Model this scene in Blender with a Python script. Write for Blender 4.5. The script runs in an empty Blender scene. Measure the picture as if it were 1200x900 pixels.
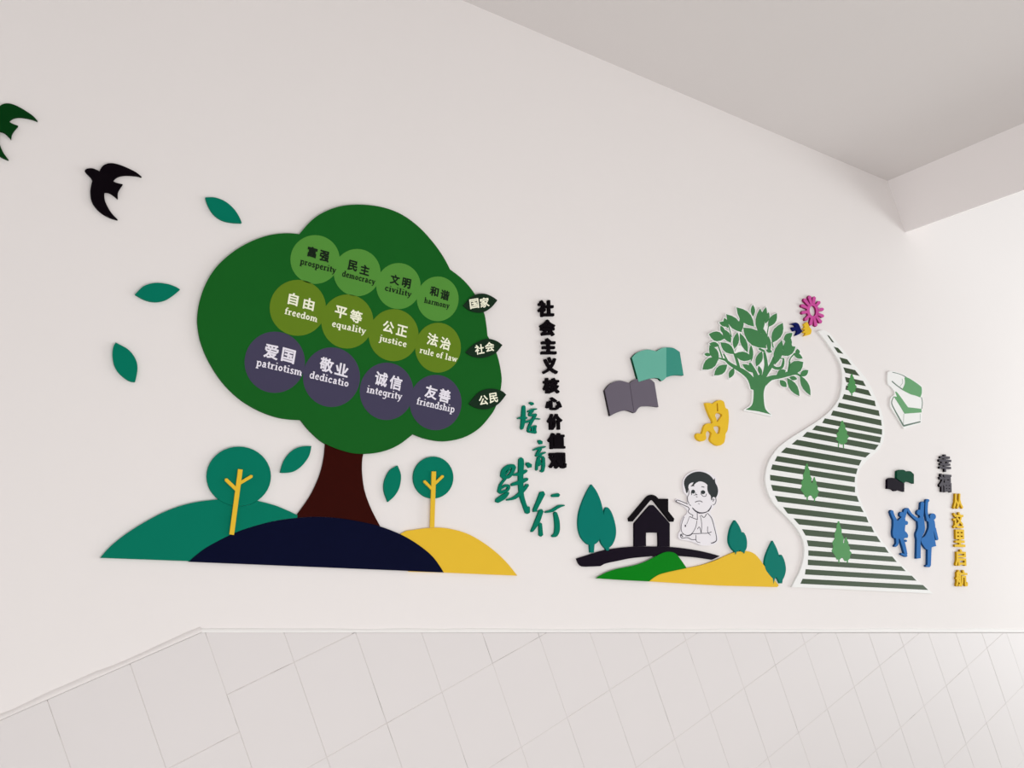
import bpy, bmesh, math, random
from mathutils import Vector, Matrix
from mathutils.geometry import delaunay_2d_cdt
random.seed(7)
SC = bpy.context.scene
COL = SC.collection

# ------------------------------------------------------------------ camera
YAW, PITCH, ROLL, FPX, SLOPE = 0.56857417, -0.00311491, -0.33001177, 962.549, 0.43416529
DIST, EYE = 2.5, 1.6                      # metres from the wall, eye height over the landing
cy, sy, cp, sp, cr, sr = (math.cos(YAW), math.sin(YAW), math.cos(PITCH), math.sin(PITCH), math.cos(ROLL), math.sin(ROLL))
FWD = Vector((sy * cp, cy * cp, sp)); R0 = Vector((cy, -sy, 0)); U0 = R0.cross(FWD)
RIGHT = cr * R0 + sr * U0; UP = -sr * R0 + cr * U0
cam_d = bpy.data.cameras.new('camera'); cam_d.sensor_width = 36; cam_d.lens = FPX / 1200 * 36
cam_d.clip_start = 0.05
cam = bpy.data.objects.new('camera', cam_d); COL.objects.link(cam)
m = Matrix((( RIGHT.x, UP.x, -FWD.x, 0), (RIGHT.y, UP.y, -FWD.y, -DIST), (RIGHT.z, UP.z, -FWD.z, EYE), (0, 0, 0, 1)))
cam.matrix_world = m
SC.camera = cam

# ------------------------------------------------------------------ world and light
w = bpy.data.worlds.new('daylight'); SC.world = w; w.use_nodes = True
bg = w.node_tree.nodes['Background']; bg.inputs[0].default_value = (1.0, 0.99, 0.985, 1); bg.inputs[1].default_value = 0.64
def area(name, loc, target, sx, sy_, power, col):
    l = bpy.data.lights.new(name, 'AREA'); l.shape = 'RECTANGLE'; l.size = sx; l.size_y = sy_; l.energy = power; l.color = col
    o = bpy.data.objects.new(name, l); COL.objects.link(o); o.location = loc
    o.rotation_euler = (Vector(target) - Vector(loc)).to_track_quat('-Z', 'Y').to_euler()
    return o
area('window_daylight', (8.0, -2.6, -1.9), (4.7, 0, -1.2), 2.6, 2.2, 150, (0.96, 1.0, 1.0))
area('low_wall_fill', (0.2, -3.5, 0.14), (0.2, 0, 0.5), 4.6, 0.9, 58, (1.0, 0.99, 0.99))  # added fill without a known source, brightens the lower wall
SC.view_settings.view_transform = 'Standard'; SC.view_settings.look = 'None'
SC.view_settings.gamma = 1; SC.view_settings.use_curve_mapping = False
SC.view_settings.exposure = 0.16

# ------------------------------------------------------------------ materials
def lin(c):
    return tuple(((v / 255) / 12.92 if v / 255 <= 0.04045 else (((v / 255) + 0.055) / 1.055) ** 2.4) for v in c) + (1,)
def mat(name, rgb, rough=0.45, spec=0.4, var=0.04, scale=6.0, bump=0.0, bscale=60):
    M = bpy.data.materials.new(name); M.use_nodes = True; nt = M.node_tree
    b = nt.nodes['Principled BSDF']; b.inputs['Roughness'].default_value = rough
    b.inputs['Specular IOR Level'].default_value = spec
    tc = nt.nodes.new('ShaderNodeTexCoord'); n = nt.nodes.new('ShaderNodeTexNoise')
    n.inputs['Scale'].default_value = scale; n.inputs['Detail'].default_value = 3
    nt.links.new(tc.outputs['Object'], n.inputs['Vector'])
    mp = nt.nodes.new('ShaderNodeMapRange'); mp.inputs[3].default_value = 1 - var; mp.inputs[4].default_value = 1 + var
    nt.links.new(n.outputs['Fac'], mp.inputs[0])
    hs = nt.nodes.new('ShaderNodeHueSaturation'); hs.inputs['Color'].default_value = lin(rgb)
    nt.links.new(mp.outputs[0], hs.inputs['Value']); nt.links.new(hs.outputs[0], b.inputs['Base Color'])
    if bump:
        n2 = nt.nodes.new('ShaderNodeTexNoise'); n2.inputs['Scale'].default_value = bscale
        nt.links.new(tc.outputs['Object'], n2.inputs['Vector'])
        bp = nt.nodes.new('ShaderNodeBump'); bp.inputs['Strength'].default_value = bump; bp.inputs['Distance'].default_value = 0.002
        nt.links.new(n2.outputs['Fac'], bp.inputs['Height']); nt.links.new(bp.outputs[0], b.inputs['Normal'])
    return M
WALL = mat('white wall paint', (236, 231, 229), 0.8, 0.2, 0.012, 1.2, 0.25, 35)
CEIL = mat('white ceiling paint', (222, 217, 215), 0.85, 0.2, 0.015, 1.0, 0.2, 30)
TILE = mat('glazed white tile', (223, 218, 217), 0.5, 0.2, 0.012, 2.5)
GROUT = mat('pale tile grout', (214, 208, 205), 0.9, 0.1, 0.02, 30)
def worn(M):
    nt = M.node_tree; tc = nt.nodes.new('ShaderNodeTexCoord'); n = nt.nodes.new('ShaderNodeTexNoise'); n.inputs['Scale'].default_value = 7
    nt.links.new(tc.outputs['Object'], n.inputs['Vector']); cr2 = nt.nodes.new('ShaderNodeValToRGB')
    e = cr2.color_ramp.elements; e[0].position = .57; e[0].color = lin((214, 208, 205)); e[1].position = .78; e[1].color = lin((110, 102, 100))
    nt.links.new(n.outputs['Fac'], cr2.inputs[0]); nt.links.new(cr2.outputs[0], nt.nodes['Principled BSDF'].inputs['Base Color'])
worn(GROUT)
BEAD = mat('white plaster bead', (242, 240, 238), 0.7, 0.2, 0.01)
FLOOR = mat('grey terrazzo floor', (205, 202, 199), 0.5, 0.3, 0.1, 12)
DGREEN = mat('dark green board', (22, 95, 32), 0.6, 0.05, 0.06, 2.5)
BIRDG = mat('deep green board', (2, 56, 16), 0.6, 0.05)
BLACK = mat('black board', (8, 2, 8), 0.6, 0.05, 0.1)
INK = mat('black purple board', (18, 8, 24), 0.6, 0.05, 0.1)
NAVY = mat('navy board', (2, 6, 38), 0.6, 0.05, 0.15, 3)
TEAL = mat('teal board', (0, 118, 94), 0.6, 0.05, 0.05, 3)
TEALB = mat('blue teal board', (0, 118, 104), 0.6, 0.05, 0.05, 3)
BEAM = mat('white beam paint', (243, 238, 237), 0.85, 0.2, 0.015, 1.0)
YEL = mat('yellow board', (230, 188, 54), 0.6, 0.05, 0.02, 3)
BROWN = mat('dark brown board', (50, 5, 0), 0.6, 0.05, 0.15, 4)
DISC1 = mat('leaf green print', (86, 146, 60), 0.6, 0.05, 0.04)
DISC2 = mat('olive green print', (100, 130, 32), 0.6, 0.05, 0.04)
DISC3 = mat('slate violet print', (70, 66, 90), 0.6, 0.05, 0.05)
TAG = mat('blackish green board', (24, 46, 30), 0.6, 0.05)
CREAM = mat('cream lettering', (246, 246, 222), 0.6, 0.2, 0.01)
WLET = mat('white lettering', (236, 232, 242), 0.6, 0.2, 0.01)
KLET = mat('dark green lettering', (0, 24, 0), 0.6, 0.2)
MGREEN = mat('bright green board', (0, 124, 18), 0.6, 0.05)
WBOARD = mat('white board', (240, 240, 238), 0.6, 0.05, 0.01)
OLIVE = mat('dark olive print', (42, 64, 30), 0.55, 0.25, 0.05)
LGREEN = mat('leafy green print', (56, 124, 68), 0.55, 0.25, 0.06, 20)
PGREEN = mat('grass green print', (62, 138, 66), 0.55, 0.25, 0.05)
BOOKG = mat('soft green print', (96, 158, 104), 0.55, 0.25, 0.05)
LINEG = mat('grey green line', (96, 118, 104), 0.6, 0.2)
LINE = mat('grey ink line', (58, 54, 64), 0.7, 0.1)
HAIR = mat('black hair print', (34, 40, 42), 0.6, 0.2)
SKINW = mat('white drawing board', (234, 230, 234), 0.55, 0.2, 0.01)
CHAR = mat('charcoal book board', (98, 90, 104), 0.4, 0.35, 0.06, 5)
CHARD = mat('charcoal board edge', (30, 20, 30), 0.5, 0.2)
TEALL = mat('teal page with painted glare', (98, 176, 156), 0.4, 0.35, 0.05, 5)  # glare put into the colour of the teal book's left part
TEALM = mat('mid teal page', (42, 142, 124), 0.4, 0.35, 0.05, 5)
PINK = mat('magenta board', (206, 84, 160), 0.6, 0.05)
BLUEN = mat('deep blue board', (4, 18, 88), 0.6, 0.05)
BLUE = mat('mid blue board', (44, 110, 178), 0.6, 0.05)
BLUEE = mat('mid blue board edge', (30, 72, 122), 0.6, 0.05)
PINKE = mat('magenta board edge', (150, 40, 100), 0.6, 0.05)
GOLDE = mat('golden board edge', (186, 140, 14), 0.6, 0.05)
GREYK = mat('grey black board', (62, 56, 66), 0.5, 0.1)
CREASE = mat('book crease', (70, 60, 74), 0.6, 0.1)
GOLD = mat('golden yellow board', (232, 190, 48), 0.6, 0.05)
EGREEN = mat('emerald black book board', (8, 70, 48), 0.6, 0.05)

# ------------------------------------------------------------------ wall mapping: a direction of sight meets the plane y = -h
def P(x, y, h=0.0):
    d = RIGHT * (x - 600) - UP * (y - 450) + FWD * FPX
    t = (DIST - h) / d.y
    return Vector((d.x * t, -h, EYE + d.z * t))

def area2(p):
    return sum(p[i][0] * p[(i + 1) % len(p)][1] - p[(i + 1) % len(p)][0] * p[i][1] for i in range(len(p))) / 2
def inside(p, poly):
    c = False; n = len(poly)
    for i in range(n):
        a, b = poly[i], poly[i - 1]
        if (a[1] > p[1]) != (b[1] > p[1]) and p[0] < (b[0] - a[0]) * (p[1] - a[1]) / (b[1] - a[1]) + a[0]: c = not c
    return c
def parse(s):
    out = []
    for tk in s.split():
        c = tk.endswith('*'); x, y = tk.rstrip('*').split(','); out.append((float(x), float(y), c))
    return out
def catmull(p0, p1, p2, p3, n):
    r = []
    for k in range(n):
        t = k / n
        r.append(tuple(0.5 * (2 * p1[i] + (p2[i] - p0[i]) * t + (2 * p0[i] - 5 * p1[i] + 4 * p2[i] - p3[i]) * t * t
                       + (3 * p1[i] - p0[i] - 3 * p2[i] + p3[i]) * t ** 3) for i in (0, 1)))
    return r
def smooth(pts, closed=True, n=4):
    N = len(pts); out = []
    for i in range(N if closed else N - 1):
        p1, p2 = pts[i], pts[(i + 1) % N]
        if p1[2] and p2[2]: out.append(p1[:2]); continue
        p0 = pts[(i - 1) % N] if (closed or i > 0) else p1
        p3 = pts[(i + 2) % N] if (closed or i < N - 2) else p2
        if p1[2]: p0 = p1
        if p2[2]: p3 = p2
        out += catmull(p0, p1, p2, p3, n)
    if not closed: out.append(pts[-1][:2])
    return out
class Crop:
    """coordinates read in an enlarged detail, taken back to photograph pixels"""
    def __init__(s, x0, y0, k): s.x0, s.y0, s.k = x0, y0, k
    def pt(s, p): return (s.x0 + p[0] / s.k, s.y0 + p[1] / s.k)
    def poly(s, txt, n=4): return [s.pt(p) for p in smooth(parse(txt), True, n)]
    def leaf(s, x1, y1, x2, y2, wd, grow=0, n=5, skew=0.5):
        (x1, y1), (x2, y2) = s.pt((x1, y1)), s.pt((x2, y2)); wd = wd / s.k
        L = math.hypot(x2 - x1, y2 - y1); ux, uy = (x2 - x1) / L, (y2 - y1) / L
        x1 -= ux * grow * 1.3; y1 -= uy * grow * 1.3; L += grow * 2.6; wd += 2 * grow
        a = []; 
        for k in range(2 * n):
            t = k / n if k <= n else (2 * n - k) / n
            q = math.sin(math.pi * t ** (math.log(0.5) / math.log(skew))) ** 0.9 * wd / 2 * (1 if k <= n else -1)
            a.append((x1 + ux * L * t - uy * q, y1 + uy * L * t + ux * q))
        return a
    def stroke(s, txt, ws, grow=0, sm=3, cap=True):
        pts = [(p[0], p[1], False) for p in parse(txt)]
        N = len(pts)
        if not isinstance(ws, (list, tuple)): ws = [ws] * N
        line = smooth(pts, False, sm) if N > 2 else [p[:2] for p in pts]
        line = [s.pt(p) for p in line]; M_ = len(line)
        wid = []
        for i in range(M_):
            f_ = i / (M_ - 1) * (N - 1); j = min(int(f_), N - 2); wid.append((ws[j] + (ws[j + 1] - ws[j]) * (f_ - j)) / s.k / 2 + grow)
        Lf, Rt = [], []
        for i, (x, y) in enumerate(line):
            a = line[max(i - 1, 0)]; b = line[min(i + 1, M_ - 1)]
            dx, dy = b[0] - a[0], b[1] - a[1]; l = math.hypot(dx, dy) or 1
            nx, ny = -dy / l, dx / l
            Lf.append((x + nx * wid[i], y + ny * wid[i])); Rt.append((x - nx * wid[i], y - ny * wid[i]))
            if i == 0: d0 = (dx / l, dy / l)
            if i == M_ - 1: d1 = (dx / l, dy / l)
        if cap:
            c0 = (line[0][0] - d0[0] * wid[0] * .8, line[0][1] - d0[1] * wid[0] * .8)
            c1 = (line[-1][0] + d1[0] * wid[-1] * .8, line[-1][1] + d1[1] * wid[-1] * .8)
            return Lf + [c1] + Rt[::-1] + [c0]
        return Lf + Rt[::-1]
def ellipse(cx, cy_, rx, ry, rot=0, n=40):
    c, s = math.cos(rot), math.sin(rot)
    return [(cx + rx * math.cos(t) * c - ry * math.sin(t) * s, cy_ + rx * math.cos(t) * s + ry * math.sin(t) * c)
            for t in (2 * math.pi * i / n for i in range(n))]
PX = Crop(0, 0, 1)

def tri2d(polys, cuts=()):
    verts, edges, faces = [], [], []
    for p in polys:
        p = list(p)
        if area2(p) < 0: p.reverse()
        b = len(verts); verts += [Vector(q) for q in p]; faces.append(list(range(b, b + len(p))))
    for p in cuts:
        b = len(verts); verts += [Vector(q) for q in p]; edges += [(b + i, b + (i + 1) % len(p)) for i in range(len(p))]
    v, e, f, *_ = delaunay_2d_cdt(verts, edges, faces, 1, 1e-4)
    keep = []
    for t in f:
        c = (sum(v[i].x for i in t) / len(t), sum(v[i].y for i in t) / len(t))
        if any(inside(c, h) for h in cuts): continue
        if not any(inside(c, p) for p in polys): continue
        keep.append(list(t))
    return [(q.x, q.y) for q in v], keep

def link(name, me, material, loc, parent=None, edge_mat=None):
    me.name = name; me.materials.append(material)
    if edge_mat: me.materials.append(edge_mat)
    o = bpy.data.objects.new(name, me); COL.objects.link(o)
    if parent:
        o.parent = parent; base = Vector(parent['_w']); o.location = Vector(loc) - base
    else: o.location = loc
    o['_w'] = tuple(loc)
    return o
def tag(o, label=None, cat=None, group=None, kind=None):
    if label: o['label'] = label
    if cat: o['category'] = cat
    if group: o['group'] = group
    if kind: o['kind'] = kind
    return o
def build(name, v2, tris, h1, h0, material, parent=None, edge_mat=None, origin=None):
    """front face at h1 in front of the wall, back face at h0, sides square to the wall"""
    h0 = max(h0, .0003)                                   # glue line
    bm = bmesh.new()
    used = sorted({i for t in tris for i in t})
    W = {i: P(v2[i][0], v2[i][1], h1) for i in used}
    if origin is None:
        xs = [W[i].x for i in used]; zs = [W[i].z for i in used]
        origin = Vector(((min(xs) + max(xs)) / 2, -h0, min(zs)))
    F = {i: bm.verts.new((W[i].x - origin.x, -h1 - origin.y, W[i].z - origin.z)) for i in used}
    cnt = {}
    for t in tris:
        try: bm.faces.new([F[i] for i in t])
        except ValueError: continue
        for a, b in zip(t, t[1:] + t[:1]): cnt.setdefault(frozenset((a, b)), []).append((a, b))
    bd = [c[0] for c in cnt.values() if len(c) == 1]
    B = {}
    for a, b in bd:
        for i in (a, b):
            if i not in B: B[i] = bm.verts.new((F[i].co.x, -h0 - origin.y, F[i].co.z))
    for a, b in bd:
        f = bm.faces.new((F[b], F[a], B[a], B[b]))
        if edge_mat: f.material_index = 1
    bmesh.ops.recalc_face_normals(bm, faces=bm.faces[:])
    # outward check on the front faces
    bm.faces.ensure_lookup_table()
    s = sum(f.normal.y * f.calc_area() for f in bm.faces)
    if s > 0: bmesh.ops.reverse_faces(bm, faces=bm.faces[:])
    me = bpy.data.meshes.new(name); bm.to_mesh(me); bm.free()
    return link(name, me, material, origin, parent, edge_mat)
def widen(p, d=.22):
    n = len(p); s = 1 if area2(p) > 0 else -1; out = []
    for i in range(n):
        a, b = p[i - 1], p[(i + 1) % n]; dx, dy = b[0] - a[0], b[1] - a[1]; l = math.hypot(dx, dy) or 1
        out.append((p[i][0] + dy / l * d * s, p[i][1] - dx / l * d * s))
    return out
def plate(name, polys, h1, h0, material, parent=None, cuts=(), edge_mat=None):
    cuts = [widen(c) for c in cuts]
    v, t = tri2d(polys, cuts)
    return build(name, v, t, h1, h0, material, parent, edge_mat)
def empty(name, px, h=0.0):
    o = bpy.data.objects.new(name, None); COL.objects.link(o); o.location = P(px[0], px[1], h); o['_w'] = tuple(o.location)
    o.empty_display_size = 0.05
    return o

# glyphs of the built-in font
GC = {}
def glyph(ch, bold):
    k = (ch, bold)
    if k not in GC:
        c = bpy.data.curves.new('glyph', 'FONT'); c.body = ch; c.resolution_u = 2
        o = bpy.data.objects.new('glyph', c); COL.objects.link(o)
        bpy.context.view_layer.update()
        me = bpy.data.meshes.new_from_object(o.evaluated_get(bpy.context.evaluated_depsgraph_get()))
        bm = bmesh.new(); bm.from_mesh(me); bmesh.ops.remove_doubles(bm, verts=bm.verts[:], dist=1e-5)
        vs = [(v.co.x, v.co.y) for v in bm.verts]; fs = [[v.index for v in f.verts] for f in bm.faces]
        bm.free(); bpy.data.objects.remove(o); bpy.data.curves.remove(c); bpy.data.meshes.remove(me)
        xs = [v[0] for v in vs]; ys = [v[1] for v in vs]
        x0, x1, y0, y1 = min(xs), max(xs), min(ys), max(ys)
        if bold:                                     # thicken every stroke by a rim round the outline
            cnt = {}
            for f in fs:
                for a, b in zip(f, f[1:] + f[:1]): cnt.setdefault(frozenset((a, b)), []).append((a, b))
            polys = [[vs[i] for i in f] for f in fs]
            for c in cnt.values():
                if len(c) == 1:
                    (ax, ay), (bx, by) = vs[c[0][0]], vs[c[0][1]]; l = math.hypot(bx - ax, by - ay)
                    if l < 1e-6: continue
                    ux, uy = (bx - ax) / l * bold, (by - ay) / l * bold; q = .5
                    polys.append([(ax - ux, ay - uy), (ax - ux * q - uy, ay - uy * q + ux), (bx + ux * q - uy, by + uy * q + ux), (bx + ux, by + uy), (bx + ux * q + uy, by + uy * q - ux), (ax - ux * q + uy, ay - uy * q - ux)])
            vs, fs = tri2d([[(x * 100, y * 100) for x, y in p] for p in polys])
            vs = [(x / 100, y / 100) for x, y in vs]
            ui = sorted({i for f in fs for i in f}); mp = {i: n for n, i in enumerate(ui)}
            vs = [vs[i] for i in ui]; fs = [[mp[i] for i in f] for f in fs]
            xs = [v[0] for v in vs]; ys = [v[1] for v in vs]; x0, x1, y0, y1 = min(xs), max(xs), min(ys), max(ys)
        GC[k] = ([((x - x0) / (x1 - x0) - .5, .5 - (y - y0) / (y1 - y0)) for x, y in vs], fs)
    return GC[k]
def char2d(ch, cx, cy_, w_, h_, e1=(1, 0), e2=(0, 1), bold=0.02):
    vs, fs = glyph(ch, bold)
    return [(cx + u * w_ * e1[0] + v * h_ * e2[0], cy_ + u * w_ * e1[1] + v * h_ * e2[1]) for u, v in vs], fs
def merge(parts):
    V, F = [], []
    for v, f in parts:
        b = len(V); V += v; F += [[i + b for i in t] for t in f]
    return V, F

# small serif letters drawn as strokes: x-height 1
TK, TN = .31, .15
def S(txt, w_): return (txt, w_)
SER = {
 'i': (.7, [S('.35,0 .35,1', TK), S('.05,.06 .65,.06', TN), S('.08,.94 .35,.94', TN), S('.35,1.36 .35,1.52', TK)]),
 'l': (.7, [S('.35,0 .35,1.55', TK), S('.05,.06 .65,.06', TN), S('.08,1.48 .35,1.48', TN)]),
 't': (.72, [S('.35,.15 .35,1.35', TK), S('.05,.94 .68,.94', TN), S('.35,.12 .5,.06 .7,.15', TN)]),
 'r': (.9, [S('.33,0 .33,1', TK), S('.05,.06 .65,.06', TN), S('.06,.94 .33,.94', TN), S('.4,.7 .6,.92 .82,.86', .22)]),
 'n': (1.2, [S('.3,0 .3,1', TK), S('.03,.06 .55,.06', TN), S('.05,.94 .3,.94', TN), S('.35,.78 .6,.95 .85,.8', .2), S('.88,0 .88,.8', TK), S('.65,.06 1.15,.06', TN)]),
 'm': (1.75, [S('.3,0 .3,1', TK), S('.03,.06 .5,.06', TN), S('.05,.94 .3,.94', TN), S('.35,.8 .55,.95 .8,.8', .2), S('.85,0 .85,.8', TK), S('.68,.06 1.05,.06', TN), S('.9,.8 1.1,.95 1.35,.8', .2), S('1.4,0 1.4,.8', TK), S('1.2,.06 1.7,.06', TN)]),
 'h': (1.2, [S('.3,0 .3,1.55', TK), S('.03,.06 .55,.06', TN), S('.05,1.48 .3,1.48', TN), S('.35,.78 .6,.95 .85,.8', .2), S('.88,0 .88,.8', TK), S('.65,.06 1.15,.06', TN)]),
 'u': (1.2, [S('.3,.25 .3,1', TK), S('.03,.94 .3,.94', TN), S('.3,.25 .5,.05 .8,.2', .2), S('.88,0 .88,1', TK), S('.65,.94 .88,.94', TN), S('.88,.06 1.15,.06', TN)]),
 'd': (1.15, [S('.85,0 .85,1.55', TK), S('.6,1.48 .85,1.48', TN), S('.85,.06 1.12,.06', TN), S('.75,.85 .45,.95 .22,.75 .2,.3 .42,.04 .75,.15', .24)]),
 'p': (1.15, [S('.32,-.5 .32,1', TK), S('.05,.94 .32,.94', TN), S('.05,-.45 .6,-.45', TN), S('.4,.85 .7,.96 .93,.75 .95,.3 .7,.04 .4,.12', .24)]),
 'q': (1.15, [S('.85,-.5 .85,1', TK), S('.58,-.45 1.1,-.45', TN), S('.75,.85 .45,.95 .22,.75 .2,.3 .42,.04 .75,.15', .24)]),
 'g': (1.1, [S('.85,-.2 .85,1', .28), S('.75,.85 .45,.95 .22,.75 .22,.4 .42,.22 .75,.3', .24), S('.85,-.2 .65,-.48 .2,-.42', .2), S('.85,.94 1.08,.94', TN)]),
 'o': (1.05, [S('.5,.93 .24,.7 .24,.3 .5,.07', .27), S('.5,.93 .8,.7 .8,.3 .5,.07', .27)]),
 'c': (1.0, [S('.85,.75 .55,.95 .25,.7 .25,.3 .5,.06 .85,.2', .26)]),
 'e': (1.02, [S('.25,.55 .82,.55', TN), S('.82,.6 .7,.92 .42,.92 .22,.6 .28,.25 .55,.05 .85,.2', .25)]),
 'a': (1.1, [S('.25,.8 .5,.96 .74,.8 .74,.1', .27), S('.7,.58 .35,.5 .22,.25 .4,.05 .7,.18', .24), S('.74,.08 1.02,.08', TN)]),
 's': (.88, [S('.75,.82 .45,.95 .22,.75 .42,.52 .68,.35 .62,.1 .35,.04 .12,.18', .24)]),
 'f': (.75, [S('.33,0 .33,1.2', TK), S('.05,.06 .62,.06', TN), S('.05,.94 .68,.94', TN), S('.33,1.15 .45,1.48 .75,1.42', .2)]),
 'j': (.65, [S('.38,-.25 .38,1', TK), S('.12,.94 .38,.94', TN), S('.38,-.25 .25,-.48 .02,-.4', .2), S('.38,1.36 .38,1.52', TK)]),
 'v': (1.05, [S('.22,.95 .52,.05', .3), S('.52,.05 .85,.95', .17), S('0,.94 .42,.94', TN), S('.65,.94 1.02,.94', TN)]),
 'w': (1.5, [S('.2,.95 .48,.05', .28), S('.48,.05 .75,.9', .17), S('.75,.95 1.02,.05', .28), S('1.02,.05 1.3,.95', .17), S('0,.94 .4,.94', TN), S('1.12,.94 1.48,.94', TN)]),
 'y': (1.05, [S('.22,.95 .54,.1', .3), S('.88,.95 .5,-.2 .2,-.45', .18), S('0,.94 .42,.94', TN), S('.68,.94 1.04,.94', TN)]),
 ' ': (.6, []),
}
def word2d(text, a, b, xh, up=(.18, -1)):
    W_ = sum(SER[c][0] for c in text); polys = []; x = 0
    ux, uy = (b[0] - a[0]) / W_, (b[1] - a[1]) / W_
    for c in text:
        for txt, wd in SER[c][1]:
            q = PX.stroke(txt, wd, sm=2, cap=False)
            polys.append([(a[0] + (x + p[0]) * ux + p[1] * xh * up[0], a[1] + (x + p[0]) * uy + p[1] * xh * up[1]) for p in q])
        x += SER[c][0]
    return tri2d(polys)

# ------------------------------------------------------------------ the setting
def box_mesh(x0, x1, y0, y1, z0, z1):
    bm = bmesh.new(); bmesh.ops.create_cube(bm, size=1)
    for v in bm.verts: v.co = Vector(((x0 + x1) / 2 + v.co.x * (x1 - x0), (y0 + y1) / 2 + v.co.y * (y1 - y0), (z0 + z1) / 2 + v.co.z * (z1 - z0)))
    return bm
def struct(name, bm, material, parent=None, label=None):
    me = bpy.data.meshes.new(name); bm.to_mesh(me); bm.free()
    o = link(name, me, material, (0, 0, 0), parent)
    if not parent: o['kind'] = 'structure'
    if label: o['label'] = label
    return o
def prism(poly, y0, y1):
    """poly in wall x,z; extruded from y0 to y1"""
    bm = bmesh.new()
    if area2(poly) < 0: poly = poly[::-1]
    a = [bm.verts.new((x, y0, z)) for x, z in poly]; b = [bm.verts.new((x, y1, z)) for x, z in poly]
    n = len(poly)
    bm.faces.new(a); bm.faces.new(b[::-1])
    for i in range(n): bm.faces.new((a[i], b[i], b[(i + 1) % n], a[(i + 1) % n]))
    bmesh.ops.recalc_face_normals(bm, faces=bm.faces[:])
    return bm
wall = struct('wall_left', prism([(-4.5, -4.5), (10, -4.5), (10, 5.0), (-4.5, 5.0)], 0, 0.2), WALL,
              label='long white painted stairwell wall carrying the cut-out mural')
ca, sa, ta = math.cos(SLOPE), math.sin(SLOPE), math.tan(SLOPE)
A = P(1040, 212); BEAMX = A.x; CZ = A.z                       # soffit meets beam here
def soff(x): return CZ + (BEAMX - x) * ta
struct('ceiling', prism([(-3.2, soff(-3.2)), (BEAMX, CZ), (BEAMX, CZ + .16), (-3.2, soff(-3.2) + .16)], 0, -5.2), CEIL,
       label='sloping white soffit of the flight above')
BZ = P(1062, 272).z
struct('trim_1', prism([(BEAMX, BZ), (BEAMX + .26, BZ), (BEAMX + .26, CZ + .16), (BEAMX, CZ + .16)], 0, -5.2), BEAM,
       label='white ceiling beam crossing at the foot of the sloping soffit')
# tiled dado
CX0 = -0.05; TW = 0.2; SPLIT = CX0 + 2 * TW + 0.0065            # joint between landing and flight sections
ZT = P(120, 791).z                                             # top of the level part
Q1 = P(235, 741)                                                # where it starts to fall
SPLIT = P(243, 750).x
def top(x): return ZT if x < Q1.x else Q1.z - (x - Q1.x) * ta
def clip(poly, f):
    out = []
    for i in range(len(poly)):
        a, b = poly[i], poly[(i + 1) % len(poly)]
        fa, fb = f(a), f(b)
        if fa >= 0: out.append(a)
        if fa * fb < 0:
            t = fa / (fa - fb); out.append((a[0] + (b[0] - a[0]) * t, a[1] + (b[1] - a[1]) * t))
    return out
G = 0.0006
TH = 0.009
lowx = P(0, 900)
grout_poly = [(-1.2, ZT - .004), (Q1.x, ZT - .004), (7.5, top(7.5) - .004), (7.5, top(7.5) - 1.3), (Q1.x, Q1.z - 1.3), (-1.2, ZT - 1.2)]
dado = struct('dado_left', prism(grout_poly, 0, -TH + 0.0007), GROUT, label='high dado of glazed white wall tiles, level at left then falling to the right')  # grout bed of the tall tiled dado, carries the tiles
def tile(x0, x1, z0, z1):
    x0 += G + random.uniform(-.0003, .0003); x1 -= G; z0 += G; z1 -= G + random.uniform(0, .0004)
    p = [(x0, z0), (x1, z0), (x1, z1), (x0, z1)]
    p = clip(p, lambda q: (ZT - q[1]))
    if len(p) > 2: p = clip(p, lambda q: (Q1.z - (q[0] - Q1.x) * ta) - q[1])
    if len(p) < 3 or abs(area2(p)) < 1e-5: return
    bm = bmesh.new()
    if area2(p) < 0: p = p[::-1]
    cx = sum(q[0] for q in p) / len(p); cz = sum(q[1] for q in p) / len(p)
    lift = random.uniform(0, .0005)
    ins = .0012
    def inset(q):
        d = Vector((cx - q[0], cz - q[1])); l = d.length; d = d / l * ins * 1.3
        return (q[0] + d.x, q[1] + d.y)
    a = [bm.verts.new((x - cx, 0, z - cz)) for x, z in p]
    b = [bm.verts.new((x - cx, -TH + .0006, z - cz)) for x, z in p]
    c = [bm.verts.new((inset((x, z))[0] - cx, -TH - lift, inset((x, z))[1] - cz)) for x, z in p]
    n = len(p)
    bm.faces.new(c)
    for s0, s1 in ((a, b), (b, c)):
        for i in range(n): bm.faces.new((s0[i], s0[(i + 1) % n], s1[(i + 1) % n], s1[i]))
    bmesh.ops.recalc_face_normals(bm, faces=bm.faces[:])
    if c[0].link_faces and sum(f.normal.y * f.calc_area() for f in bm.faces) > 0: bmesh.ops.reverse_faces(bm, faces=bm.faces[:])
    me = bpy.data.meshes.new('tile'); bm.to_mesh(me); bm.free()
    link('tile', me, TILE, (cx, 0, cz), dado)
RL0 = ZT; RH = 0.2985                                            # rows of the level part
for k in range(-4, 2):
    for r in range(0, 3):
        x0 = SPLIT + (k - 2) * TW; tile(x0, x0 + TW, RL0 - (r + 1) * RH, RL0 - r * RH)
RS0 = P(262, 815).z; RH2 = 0.2945
for k in range(0, 34):
    x0 = SPLIT + k * TW
    t_hi = top(x0)
    for r in range(-1, 14):
        z1 = RS0 - r * RH2; z0 = z1 - RH2
        if z0 > t_hi or z1 < top(x0 + TW) - 1.25: continue
        tile(x0, x0 + TW, z0, z1)
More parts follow.
